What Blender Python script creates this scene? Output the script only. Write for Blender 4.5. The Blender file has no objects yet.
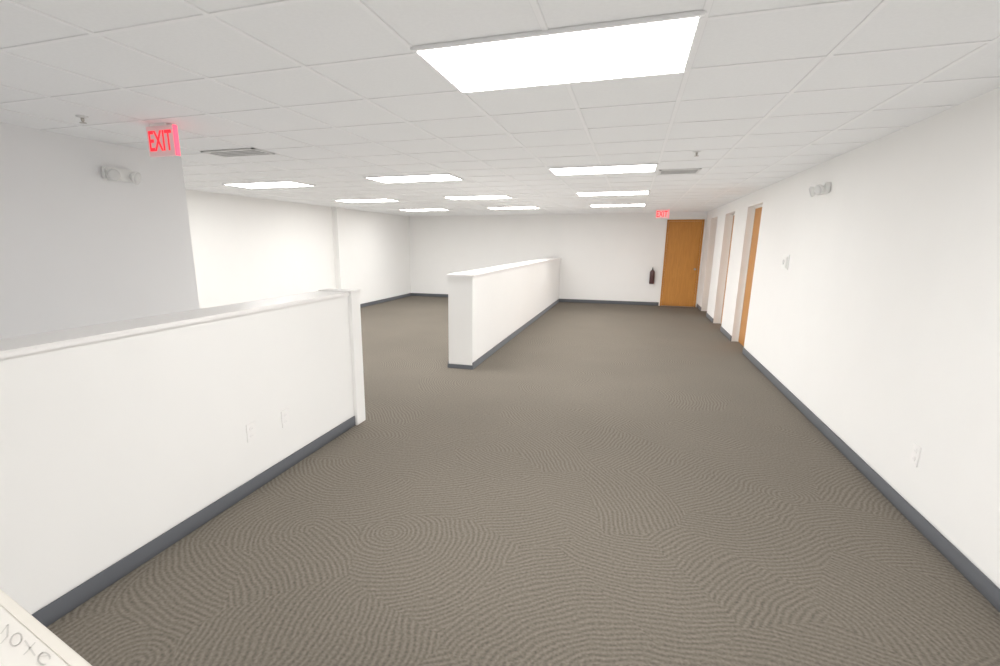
import bpy, bmesh, math, random
from mathutils import Vector, Matrix
random.seed(3)
S=0.92
P=dict(f=494.2,psi=0.3112,th=0.2301,rho=0.003221,cx=469.9,cy=358.7)
L=dict(h=1.762,H=2.607,xr=1.857,yf=15.35,L1x=-1.005,L1y=2.325,L2y=6.0,L3y=8.93,L4y=11.8,c2x=-3.45,L5y=6.12,L6y=9.05,L7y=12.0,
 c3x=-5.85,L8y=6.2,L9y=9.12,L10y=12.1,xl=-2.501,hh=1.314,yl=4.211,x2a=-2.421,x2b=-2.063,y2=6.526,h2=1.339,da=0.8528,db=1.807,xL=-7.092,xN=-4.44,yN=4.199,dz=2.411)
for k in L: L[k]*=S
g=L; H=g['H']; YB=-3.0
# ---------- camera ----------
s,c=math.sin(P['psi']),math.cos(P['psi']); st,ct=math.sin(P['th']),math.cos(P['th'])
F=Vector((-s*ct,c*ct,-st)); R0=Vector((c,s,0)); U0=R0.cross(F); r=P['rho']
RR=math.cos(r)*R0+math.sin(r)*U0; UU=-math.sin(r)*R0+math.cos(r)*U0
CAM=Vector((0,0,g['h']))
cam=bpy.data.cameras.new('camera'); co=bpy.data.objects.new('camera',cam); bpy.context.scene.collection.objects.link(co)
M=Matrix((RR,UU,-F)).transposed().to_4x4(); M.translation=CAM; co.matrix_world=M
cam.sensor_width=36; cam.lens=P['f']*36/1000; cam.shift_x=(500-P['cx'])/1000; cam.shift_y=(P['cy']-333)/1000; cam.clip_start=.02
bpy.context.scene.camera=co
def hit(px,py,ax,val):
    d=F*P['f']+RR*(px-P['cx'])-UU*(py-P['cy'])
    t=(val-CAM[ax])/d[ax]; return CAM+d*t
C=bpy.context.scene.collection
# ---------- materials ----------
def mat(name,col,rough=.6,emit=None,es=0,metal=0,noise=0,nscale=20):
    m=bpy.data.materials.new(name); m.use_nodes=True; nt=m.node_tree; b=nt.nodes['Principled BSDF']
    b.inputs['Roughness'].default_value=rough; b.inputs['Metallic'].default_value=metal
    b.inputs['Base Color'].default_value=(*col,1)
    tc=nt.nodes.new('ShaderNodeTexCoord')
    n=nt.nodes.new('ShaderNodeTexNoise'); n.inputs['Scale'].default_value=nscale; nt.links.new(tc.outputs['Object'],n.inputs['Vector'])
    mx=nt.nodes.new('ShaderNodeMix'); mx.data_type='RGBA'; k=noise
    mx.inputs[6].default_value=(*[v*(1-k) for v in col],1); mx.inputs[7].default_value=(*[min(1,v*(1+k)) for v in col],1)
    nt.links.new(n.outputs['Fac'],mx.inputs[0]); nt.links.new(mx.outputs[2],b.inputs['Base Color'])
    if emit:
        b.inputs['Emission Color'].default_value=(*emit,1); b.inputs['Emission Strength'].default_value=es
    return m
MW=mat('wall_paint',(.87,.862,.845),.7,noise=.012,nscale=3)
MWG=mat('shaded_wall_paint',(.82,.82,.825),.7,noise=.012,nscale=3)  # wall paint made darker and cooler: near left wall's shade put into the colour
MC=mat('ceiling_tile',(.845,.85,.85),.9,noise=.03,nscale=60)
MG=mat('tee_metal',(.86,.86,.86),.5,noise=.01)
MGAP=mat('tile_shadow_gap',(.78,.78,.78),.8,noise=.03)
MB=mat('baseboard_vinyl',(.115,.123,.138),.45,noise=.05,nscale=8)
MCAP=mat('cap_paint',(.88,.865,.85),.35,noise=.01)
MPL=mat('white_plastic',(.87,.87,.85),.4,noise=.01)
MDK=mat('dark_slot',(.20,.20,.20),.6,noise=.05)
MBLK=mat('black_valve',(.03,.03,.03),.4,noise=.05)
MVENT=mat('vent_metal',(.70,.70,.69),.5,noise=.03)
ML=mat('diffuser_acrylic',(.9,.9,.9),.5,emit=(1,.985,.96),es=19.5)
MRED=mat('exit_letters',(.9,.02,.03),.4,emit=(1,.02,.04),es=1.0)
MPINK=mat('exit_panel',(.85,.66,.66),.3,emit=(1,.4,.42),es=.10)
MEXG=mat('exit_edge',(.9,.15,.2),.3,emit=(1,.06,.12),es=1.8)
MEXT=mat('extinguisher_body',(.08,.03,.03),.35,noise=.1)
MMET=mat('brushed_metal',(.5,.48,.44),.3,metal=.9,noise=.05)
MLED=mat('ledge_top_paint',(.88,.85,.80),.4,noise=.02)
MEDGE=mat('ledge_edge_band',(.86,.82,.75),.5,noise=.05)
MINK=mat('pencil_marks',(.72,.70,.66),.8,noise=.1)
def wood():
    m=mat('oak_veneer',(.5,.25,.07),.4); nt=m.node_tree; b=nt.nodes['Principled BSDF']
    tc=nt.nodes.new('ShaderNodeTexCoord'); mp=nt.nodes.new('ShaderNodeMapping'); mp.inputs['Scale'].default_value=(14,14,1.2)
    n=nt.nodes.new('ShaderNodeTexNoise'); n.inputs['Scale'].default_value=3; n.inputs['Detail'].default_value=6; n.inputs['Distortion'].default_value=.6
    cr=nt.nodes.new('ShaderNodeValToRGB'); e=cr.color_ramp.elements; e[0].position=.3; e[0].color=(.47,.195,.032,1); e[1].position=.7; e[1].color=(.56,.25,.045,1)
    nt.links.new(tc.outputs['Object'],mp.inputs[0]); nt.links.new(mp.outputs[0],n.inputs['Vector']); nt.links.new(n.outputs['Fac'],cr.inputs[0]); nt.links.new(cr.outputs[0],b.inputs['Base Color'])
    return m
MWOOD=wood()
def carpet():
    m=bpy.data.materials.new('carpet_pile'); m.use_nodes=True; nt=m.node_tree; N=nt.nodes; K=nt.links; b=N['Principled BSDF']; b.inputs['Roughness'].default_value=.95
    b.inputs['Specular IOR Level'].default_value=.15
    tc=N.new('ShaderNodeTexCoord')
    def ma(op,a,bb=None):
        x=N.new('ShaderNodeMath'); x.operation=op
        for i,v in enumerate((a,bb)):
            if v is None: continue
            if isinstance(v,(int,float)): x.inputs[i].default_value=v
            else: K.new(v,x.inputs[i])
        return x.outputs[0]
    def vm(op,a,bb):
        x=N.new('ShaderNodeVectorMath'); x.operation=op
        for i,v in enumerate((a,bb)):
            if isinstance(v,tuple): x.inputs[i].default_value=v
            elif v is not None: K.new(v,x.inputs[i])
        return x
    def noise(sc,det=1):
        n=N.new('ShaderNodeTexNoise'); n.inputs['Scale'].default_value=sc; n.inputs['Detail'].default_value=det; K.new(tc.outputs['Object'],n.inputs['Vector']); return n.outputs['Fac']
    # fans of arcs: each irregular patch has its arc centre some way outside the patch
    vo=N.new('ShaderNodeTexVoronoi'); vo.voronoi_dimensions='2D'; vo.inputs['Scale'].default_value=1.7; K.new(tc.outputs['Object'],vo.inputs['Vector'])
    off=vm('MULTIPLY',vm('SUBTRACT',vo.outputs['Color'],(.5,.5,.5)).outputs[0],(2.2,2.2,0)).outputs[0]
    cen=vm('ADD',vo.outputs['Position'],off).outputs[0]
    df=vm('MULTIPLY',vm('SUBTRACT',tc.outputs['Object'],cen).outputs[0],(1,1,0)).outputs[0]
    ln=vm('LENGTH',df,None).outputs['Value']
    a=ma('SINE',ma('ADD',ma('MULTIPLY',ln,215),ma('MULTIPLY',noise(5),14)))
    brk=ma('MULTIPLY',a,ma('ADD',noise(30),.15))
    v=ma('ADD',ma('MULTIPLY',brk,.19),ma('ADD',ma('MULTIPLY',noise(75,3),.8),ma('ADD',ma('MULTIPLY',noise(1.3),.1),.05)))
    cr=N.new('ShaderNodeValToRGB'); e=cr.color_ramp.elements; e[0].position=.1; e[0].color=(.098,.087,.072,1); e[1].position=.9; e[1].color=(.29,.258,.216,1)
    K.new(v,cr.inputs[0]); K.new(cr.outputs[0],b.inputs['Base Color'])
    return m
MCARP=carpet()
# ---------- mesh helpers ----------
def bm_new(): return bmesh.new()
def box(bm,a,b,bev=0):
    x0,x1=sorted((a[0],b[0])); y0,y1=sorted((a[1],b[1])); z0,z1=sorted((a[2],b[2]))
    t=bmesh.new(); bmesh.ops.create_cube(t,size=1)
    bmesh.ops.scale(t,vec=(x1-x0,y1-y0,z1-z0),verts=t.verts); bmesh.ops.translate(t,vec=((x0+x1)/2,(y0+y1)/2,(z0+z1)/2),verts=t.verts)
    if bev: bmesh.ops.bevel(t,geom=t.edges[:],offset=bev,segments=2,affect='EDGES')
    me=bpy.data.meshes.new('t'); t.to_mesh(me); bm.from_mesh(me); bpy.data.meshes.remove(me); t.free(); return bm
def lathe(bm,prof,n=24,mtx=None):
    t=bmesh.new(); rings=[]
    for rad,z in prof: rings.append([t.verts.new((rad*math.cos(2*math.pi*i/n),rad*math.sin(2*math.pi*i/n),z)) for i in range(n)])
    for q,w in zip(rings,rings[1:]):
        for i in range(n): t.faces.new((q[i],q[(i+1)%n],w[(i+1)%n],w[i]))
    t.faces.new(rings[0][::-1]); t.faces.new(rings[-1])
    if mtx: bmesh.ops.transform(t,matrix=mtx,verts=t.verts)
    me=bpy.data.meshes.new('t'); t.to_mesh(me); bm.from_mesh(me); bpy.data.meshes.remove(me); t.free(); return bm
def obj(name,bm,m,parent=None,smooth=False):
    me=bpy.data.meshes.new(name); bmesh.ops.recalc_face_normals(bm,faces=bm.faces[:]); bm.to_mesh(me); bm.free(); me.materials.append(m)
    if smooth:
        for p in me.polygons: p.use_smooth=True
    o=bpy.data.objects.new(name,me); C.objects.link(o)
    if parent: o.parent=parent
    return o
def struct(name,bm,m,parent=None,label=None):
    o=obj(name,bm,m,parent)
    if not parent: o['kind']='structure'
    if label: o['label']=label
    return o
def thing(name,label,cat,loc=(0,0,0),rotz=0,group=None):
    o=bpy.data.objects.new(name,None); C.objects.link(o); o.empty_display_size=.1; o.location=loc; o.rotation_euler=(0,0,rotz); o['label']=label; o['category']=cat
    if group: o['group']=group
    return o
def dup(root,loc,rotz,label):
    q=root.copy(); C.objects.link(q); q.location=loc; q.rotation_euler=(0,0,rotz); q.scale=(1,1,1); q['label']=label
    for ch in list(root.children):
        k=ch.copy(); C.objects.link(k); k.parent=q
        for gg in ch.children:
            d=gg.copy(); C.objects.link(d); d.parent=k
    return q
def text_obj(name,body,w,h,m,parent,mtx,ext=.02):
    cu=bpy.data.curves.new(name,'FONT'); cu.body=body; cu.align_x='CENTER'; cu.align_y='CENTER'; cu.extrude=ext; cu.size=1; cu.offset=.012
    to=bpy.data.objects.new('tmp',cu); C.objects.link(to); dg=bpy.context.evaluated_depsgraph_get(); me=bpy.data.meshes.new_from_object(to.evaluated_get(dg)); bpy.data.objects.remove(to)
    xs=[v.co.x for v in me.vertices]; ys=[v.co.y for v in me.vertices]; cx=(max(xs)+min(xs))/2; cy=(max(ys)+min(ys))/2
    for v in me.vertices: v.co.x=(v.co.x-cx)*w/(max(xs)-min(xs)); v.co.y=(v.co.y-cy)*h/(max(ys)-min(ys)); v.co.z*=.1
    me.transform(mtx); me.materials.clear(); me.materials.append(m); o=bpy.data.objects.new(name,me); C.objects.link(o); o.parent=parent; return o
# ---------- shell ----------
xr,yf,xL,xN,yN=g['xr'],g['yf'],g['xL'],g['xN'],g['yN']; T=.12
def ywall(px,py): return hit(px,py,0,xr).y
d1a=ywall(754,270); d1b=d1a+.98
d2a=ywall(729,262); d2b=d2a+.98
d3a=ywall(713,258); d3b=d3a+.98
dh=g['dz']-.02
struct('floor',box(bm_new(),(xL-T,YB-T,-.1),(xr+.35,yf+.3,0)),MCARP)
struct('ceiling',box(bm_new(),(xL-T,YB-T,H),(xr+.35,yf+.3,H+.1)),MC)
segs=[YB,d1a,d1b,d2a,d2b,d3a,d3b,yf+.3]
RDS=(.115,.15,.19)
wb=bm_new()
for i in range(0,8,2): box(wb,(xr,segs[i],0),(xr+.2,segs[i+1],H))
for k,i in enumerate(range(1,7,2)):
    box(wb,(xr,segs[i],dh),(xr+.2,segs[i+1],H)); box(wb,(xr+RDS[k],segs[i],0),(xr+.2,segs[i+1],dh))
box(wb,(xr+.2,YB,0),(xr+.3,yf+.3,H))
struct('wall_right',wb,MW)
struct('wall_back',box(bm_new(),(xN,YB-T,0),(xr,YB,H)),MW)
xs=g['x2b']-.06
struct('wall_far',box(box(bm_new(),(xs,yf,0),(xr,yf+.3,H)),(xL,yf+.10,0),(xs,yf+.3,H)),MW)
struct('wall_left',box(bm_new(),(xL-T,yN-T,0),(xL,yf+.3,H)),MW)
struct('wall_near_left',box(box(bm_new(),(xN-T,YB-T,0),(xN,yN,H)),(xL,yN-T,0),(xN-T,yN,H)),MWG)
p=hit(334,250,0,xL)
struct('trim_1',box(bm_new(),(xL,p.y,0),(xL+.13,p.y+.35,H)),MW)
# baseboards
bh=.092; bt=.012
bmr=bm_new()
for i in range(0,8,2): box(bmr,(xr-bt,segs[i],0),(xr,min(segs[i+1],yf),bh),.003)
struct('baseboard_right',bmr,MB)
struct('baseboard_far',box(box(bm_new(),(xs+.02,yf-bt,0),(g['da']-.03,yf,bh),.003),(xL,yf+.1-bt,0),(g['x2a'],yf+.1,bh),.003),MB)
struct('baseboard_left',box(box(bm_new(),(xL,yN,0),(xL+bt,p.y,bh),.003),(xL,p.y+.35,0),(xL+bt,yf+.1,bh),.003),MB)
struct('baseboard_near_left',box(bm_new(),(xN,YB,0),(xN+bt,yN,bh),.003),MB)
# ceiling grid of square tiles, aligned with the lights
gx,gy=.6*S,.6*S; gb=bm_new(); gs=bm_new()
x=g['L1x']-12*gx
while x<xr:
    if x>xL: box(gb,(x-.011,YB,H-.004),(x+.011,yf,H+.002)); box(gs,(x-.014,YB,H-.001),(x+.014,yf,H+.002))
    x+=gx
y=g['L1y']-12*gy
while y<yf:
    if y>YB: box(gb,(xL,y-.011,H-.0035),(xr,y+.011,H+.002)); box(gs,(xL,y-.013,H-.0012),(xr,y+.013,H+.002))
    y+=gy
struct('trim_2',gb,MG)
struct('trim_3',gs,MGAP)
# ---------- doors ----------
def door(name,w,h,rot,loc,fm,fw=.04):
    e=bpy.data.objects.new(name,None); C.objects.link(e); e['kind']='structure'; e.location=loc; e.rotation_euler=(0,0,rot)
    b=box(bm_new(),(0,-.025,0),(fw,.0,h),.003); box(b,(w-fw,-.025,0),(w,.0,h),.003); box(b,(0,-.025,h-fw),(w,.0,h),.003)
    obj('door_frame',b,fm,e)
    lf=obj('door_leaf',box(bm_new(),(fw+.003,-.012,.008),(w-fw-.003,0,h-fw-.003),.002),MWOOD,e)
    hb=lathe(bm_new(),[(.028,0),(.028,.008),(.01,.012),(.01,.035),(.026,.045),(.028,.06),(.015,.07)],16,Matrix.Translation((w-fw-.07,-.012,.98))@Matrix.Rotation(math.pi/2,4,'X'))
    obj('door_handle',hb,MMET,lf,True)
    return e
door('door_1',g['db']-g['da'],g['dz'],0,(g['da'],yf,0),MWOOD)
for i,ya in enumerate((d1a,d2a,d3a)):
    door('door_%d'%(i+2),.98,dh,-math.pi/2,(xr+RDS[i],ya+.98,0),MW,.03)
# ---------- half walls ----------
xl,hh,yl=g['xl'],g['hh'],g['yl']
th=.27; pw=.15; ct_=.03
e=thing('half_wall','long white half wall with painted cap and square end post at the left','half wall',(xl-th/2,yl,0))
def loc(a): return (a[0]-e.location.x,a[1]-e.location.y,a[2])
obj('partition_body',box(bm_new(),loc((xl-th,YB,0)),loc((xl,yl-pw,hh-ct_))),MW,e)
obj('cap',box(bm_new(),loc((xl-th-.015,YB,hh-ct_)),loc((xl+.02,yl-pw,hh)),.006),MCAP,e)
obj('end_post',box(bm_new(),loc((xl-th-.015,yl-pw,0)),loc((xl+.032,yl,hh-.006)),.004),MW,e)
obj('post_cap',box(bm_new(),loc((xl-th-.018,yl-pw-.01,hh-.008)),loc((xl+.04,yl+.01,hh+.008)),.004),MCAP,e)
obj('base_strip',box(bm_new(),loc((xl,YB,0)),loc((xl+bt,yl-pw,bh)),.003),MB,e)
x2a,x2b,y2,h2=g['x2a'],g['x2b'],g['y2'],g['h2']
e=thing('half_wall','white half wall running down the middle to the far wall','half wall',((x2a+x2b)/2,y2,0))
obj('partition_body',box(bm_new(),loc((x2a,y2,0)),loc((x2b,yf,h2-ct_))),MW,e)
obj('cap',box(bm_new(),loc((x2a-.02,y2-.02,h2-ct_)),loc((x2b+.02,yf,h2)),.006),MCAP,e)
b=box(bm_new(),loc((x2b,y2,0)),loc((x2b+bt,yf-bt,bh)),.003); box(b,loc((x2a-bt,y2-bt,0)),loc((x2b+bt,y2,bh*.6)),.003); box(b,loc((x2a-bt,y2,0)),loc((x2a,yf,bh)),.003)
obj('base_strip',b,MB,e)
# ---------- foreground ledge ----------
zl=hh-.02
A=hit(0,588,2,zl); B=hit(96,668,2,zl)
d=(B-A).normalized()
side=hit(0,666,2,zl)-A
perp=Vector((-d.y,d.x,0))
flip=1 if perp.dot(side)>0 else -1
ang=math.atan2(d.y,d.x)
e=thing('ledge','cream white ledge top with faint handwriting in the near left corner','ledge',(A.x,A.y,0),ang)
L0,L1=-.12,(B-A).length+.35
dep=.34*flip
obj('ledge_body',box(bm_new(),(L0,0.02*flip,0),(L1,dep,zl-.03)),MW,e)
lt=obj('ledge_top',box(bm_new(),(L0,.012*flip,zl-.03),(L1,dep+.02*flip,zl),.001),MLED,e)
obj('edge_band',box(bm_new(),(L0,0,zl-.032),(L1,.0125*flip,zl-.0003),.001),MEDGE,e)
inv=(Matrix.Translation((A.x,A.y,0))@Matrix.Rotation(ang,4,'Z')).inverted()
hb=bm_new()
def stroke(pts,wd=.0016):
    P2=[inv@hit(px,py,2,zl) for px,py in pts]
    for a,b_ in zip(P2,P2[1:]):
        dd=(b_-a).xy; n=Vector((-dd.y,dd.x)).normalized()*wd/2; ex=dd.normalized()*wd*.3
        vs=[hb.verts.new((q.x,q.y,zl+.0006)) for q in (a.xy-ex+n,a.xy-ex-n,b_.xy+ex-n,b_.xy+ex+n)]; hb.faces.new(vs)
def arc(cx,cy,rx,ry,a0,a1,n=14,rot=0):
    o=[]
    for i in range(n+1):
        t=math.radians(a0+(a1-a0)*i/n); u,v=rx*math.cos(t),ry*math.sin(t); o.append((cx+u*math.cos(rot)-v*math.sin(rot),cy+u*math.sin(rot)+v*math.cos(rot)))
    return o
stroke([(1,634),(8,625),(7,637),(1,644)])
stroke(arc(16,640,5,7,0,360,rot=.6))
stroke([(25,641),(35,656)]); stroke([(35,643),(24,655)])
stroke([(39,657),(48,656)]); stroke(arc(44,659,6,6,-30,-320,rot=.6))
obj('handwriting',hb,MINK,lt)
# ---------- lights ----------
W,Dp=1.2*S,.6*S
def light_proto(label):
    e=thing('ceiling_light',label,'ceiling light',(0,0,0),0,'recessed fluorescent ceiling lights')
    fr=.022; b=bm_new()
    box(b,(0,0,-.014),(W,fr,0),.003); box(b,(0,Dp-fr,-.014),(W,Dp,0),.003); box(b,(0,fr,-.014),(fr,Dp-fr,0),.003); box(b,(W-fr,fr,-.014),(W,Dp-fr,0),.003)
    obj('frame',b,MG,e)
    obj('diffuser',box(bm_new(),(fr,fr,-.012),(W-fr,Dp-fr,-.001)),ML,e)
    return e
spots=[('L1x','L1y','largest and nearest bright ceiling light panel, at the top centre'),
('L1x','L2y','second ceiling light panel behind the largest one, in line with it'),
('L1x','L3y','third light panel in the row leading to the wooden far door'),
('L1x','L4y','farthest and smallest light panel in the row nearest the wooden far door'),
('c2x','L5y','nearest panel of the middle light row, left of the large panels'),
('c2x','L6y','second panel of the middle light row, above the central half wall'),
('c2x','L7y','farthest panel of the middle light row, above the far end of the central half wall'),
('c3x','L8y','leftmost ceiling light panel, behind the left exit sign and beside the left vent'),
('c3x','L9y','middle panel of the left light row, above the left wall pilaster'),
('c3x','L10y','farthest panel of the left light row, near the far left corner')]
proto=None
for a,b,lab in spots:
    if proto is None: proto=light_proto(lab); proto.location=(g[a],g[b]-Dp*.14,H); proto.scale=(1.0,1.16,1)
    else: dup(proto,(g[a],g[b],H),0,lab)
dup(proto,(g['L1x'],-1.35,H),0,'ceiling light panel behind the viewpoint, in line with the largest one')
# added unseen area lamps at floor level, facing up to brighten ceiling and walls
def add_floor_fill(x0,x1,y0,y1,per):
    ld=bpy.data.lights.new('added_floor_fill','AREA'); ld.shape='RECTANGLE'; ld.size=x1-x0; ld.size_y=y1-y0; ld.energy=per*(x1-x0)*(y1-y0); ld.color=(.99,.99,1)
    lo=bpy.data.objects.new('added_floor_fill',ld); C.objects.link(lo); lo.location=((x0+x1)/2,(y0+y1)/2,.004); lo.rotation_euler=(math.pi,0,0)
add_floor_fill(xl+.05,xr-.05,YB+.1,yf-.1,1.45)
add_floor_fill(xL+.05,x2a-.05,yN+.1,yf,1.15)
add_floor_fill(xN+.05,xl-th-.05,YB+.1,yN,1.7)
# ---------- vents ----------
def vent(label,c0,w,dd,nsl):
    e=thing('ceiling_vent',label,'vent',(c0.x,c0.y,H)); b=bm_new(); f_=.025
    box(b,(-w/2,-dd/2,-.012),(w/2,-dd/2+f_,-.003),.002); box(b,(-w/2,dd/2-f_,-.012),(w/2,dd/2,-.003),.002)
    box(b,(-w/2,-dd/2,-.012),(-w/2+f_,dd/2,-.003),.002); box(b,(w/2-f_,-dd/2,-.012),(w/2,dd/2,-.003),.002)
    obj('frame',b,MVENT,e)
    obj('backing',box(bm_new(),(-w/2+.01,-dd/2+.01,-.005),(w/2-.01,dd/2-.01,.001)),MDK,e)
    for i in range(nsl):
        yy=-dd/2+f_+(i+.5)*(dd-2*f_)/nsl
        obj('slat',box(bm_new(),(-w/2+f_,yy-.010,-.008),(w/2-f_,yy+.010,-.004)),MVENT,e)
    return e
vent('slotted ceiling vent left of centre, beside the left exit sign',hit(238,152,2,H),.56,.28,4)
vent('small slotted ceiling vent right of the second large light panel',hit(679,171,2,H),.42,.36,4)
# ---------- sprinklers ----------
def sprinkler(label,px,py):
    q=hit(px,py,2,H); e=thing('sprinkler',label,'sprinkler',(q.x,q.y,H))
    obj('escutcheon',lathe(bm_new(),[(.035,.001),(.033,-.006),(.015,-.012)],20),MVENT,e,True)
    obj('head',lathe(bm_new(),[(.010,-.011),(.010,-.025),(.006,-.035),(.006,-.040)],12),MMET,e,True)
    obj('deflector',lathe(bm_new(),[(.02,-.039),(.02,-.042)],12),MMET,e)
sprinkler('small ceiling sprinkler left of the left exit sign',82,116)
sprinkler('small ceiling sprinkler above the small slotted vent',697,151)
# ---------- exit signs ----------
def exit_sign(label,px0,px1,py,h=.2):
    a=hit((px0+px1)/2,py,2,H); l=hit(px0,py+10,1,a.y); rr_=hit(px1,py+10,1,a.y); w=abs(rr_.x-l.x)
    e=thing('exit_sign',label,'exit sign',(a.x,a.y,H))
    obj('canopy',box(bm_new(),(-w*.3,-.03,-.015),(w*.3,.03,.001),.003),MPL,e)
    pn=obj('panel',box(bm_new(),(-w/2,-.016,-.01-h),(w/2,.016,-.013),.003),MPINK,e)
    obj('glowing_edge',box(bm_new(),(w/2-.002,-.0165,-.01-h),(w/2+.006,.0165,-.013),.002),MEXG,e)
    for sgn,nm in ((-1,0),(1,math.pi)):
        m=Matrix.Translation((0,sgn*.0165,-.01-h/2))@Matrix.Rotation(nm,4,'Z')@Matrix.Rotation(math.pi/2,4,'X')
        text_obj('letters','EXIT',w*.84,h*.66,MRED,pn,m)
    return w,a
exit_sign('red lettered exit sign hanging before the near left wall',147,174,124,.195)
exit_sign('red exit sign hanging left of the wooden far door',656,669,209,.2)
# ---------- emergency lights ----------
def emergency(label,q,rotz):
    e=thing('emergency_light',label,'emergency light',q,rotz)
    obj('housing',box(bm_new(),(-.13,-.05,-.045),(.13,.004,.05),.01),MPL,e)
    for sx in(-1,1):
        m=Matrix.Translation((sx*.085,-.05,.0))@Matrix.Rotation(sx*.35,4,'Z')@Matrix.Rotation(math.pi/2+.3,4,'X')
        hd=obj('lamp_head',lathe(bm_new(),[(.02,-.005),(.035,.015),(.05,.04),(.052,.05)],20,m),MPL,e,True)
        obj('lens',lathe(bm_new(),[(.046,.0495),(.046,.053),(.03,.06)],20,m),MVENT,hd,True)
emergency('two-headed emergency light high on the near left wall',hit(117,175,0,xN),math.pi/2)
emergency('two-headed emergency light high on the right wall',hit(826,189,0,xr),-math.pi/2)
# ---------- thermostat, outlets ----------
q=hit(786,262,0,xr); e=thing('thermostat','small white thermostat at mid height on the right wall','thermostat',q,-math.pi/2)
obj('wall_plate',box(bm_new(),(-.125,-.010,-.085),(.125,0.004,.085),.004),MPL,e)
obj('cover',box(bm_new(),(-.10,-.024,-.066),(.10,-.009,.066),.006),MPL,e)
obj('dial',lathe(bm_new(),[(.03,0),(.03,.006)],16,Matrix.Translation((.0,-.024,0))@Matrix.Rotation(math.pi/2,4,'X')),MVENT,e)
def outlet(label,q,rotz):
    e=thing('wall_outlet',label,'outlet',q,rotz); a,b=(.040,.062)
    obj('cover_plate',box(bm_new(),(-a,-.006,-b),(a,0.002,b),.002),MCAP,e)
    for k in(-1,1):
        oz=k*.024
        r_=obj('socket',lathe(bm_new(),[(.0165,0),(.0165,.003)],16,Matrix.Translation((0,-.006,oz))@Matrix.Rotation(math.pi/2,4,'X')),MCAP,e)
        b_=bm_new()
        for dx in(-.005,.005): box(b_,(dx-.001,-.0097,oz-.004),(dx+.001,-.0088,oz+.006))
        obj('slots',b_,MVENT,r_)
outlet('white electrical outlet low on the right wall',hit(916,455,0,xr),-math.pi/2)
outlet('white outlet on the left half wall, nearer its end post',hit(285,418,0,xl),math.pi/2)
outlet('faint white outlet on the left half wall, farther from its end post',hit(251,432,0,xl),math.pi/2)
# ---------- extinguisher ----------
q=hit(652,276,1,yf); e=thing('fire_extinguisher','dark red fire extinguisher hung on the far wall beside the wooden door','fire extinguisher',(q.x,yf,q.z-.2))
m=Matrix.Translation((0,-.085,0))
obj('cylinder',lathe(bm_new(),[(.055,0),(.064,.015),(.064,.30),(.045,.345),(.02,.365)],24,m),MEXT,e,True)
obj('valve',lathe(bm_new(),[(.018,.36),(.018,.40)],12,m),MBLK,e)
obj('handle',box(box(bm_new(),(-.012,-.15,.40),(.012,-.07,.412),.002),(-.012,-.14,.425),(.012,-.07,.435),.002),MBLK,e)
obj('bracket',box(bm_new(),(-.03,-.025,.05),(.03,.004,.32),.002),MBLK,e)
w=bpy.data.worlds.new('world'); bpy.context.scene.world=w; w.use_nodes=True; w.node_tree.nodes['Background'].inputs[0].default_value=(.9,.93,1,1); w.node_tree.nodes['Background'].inputs[1].default_value=.3
bpy.context.scene.view_settings.view_transform='Standard'
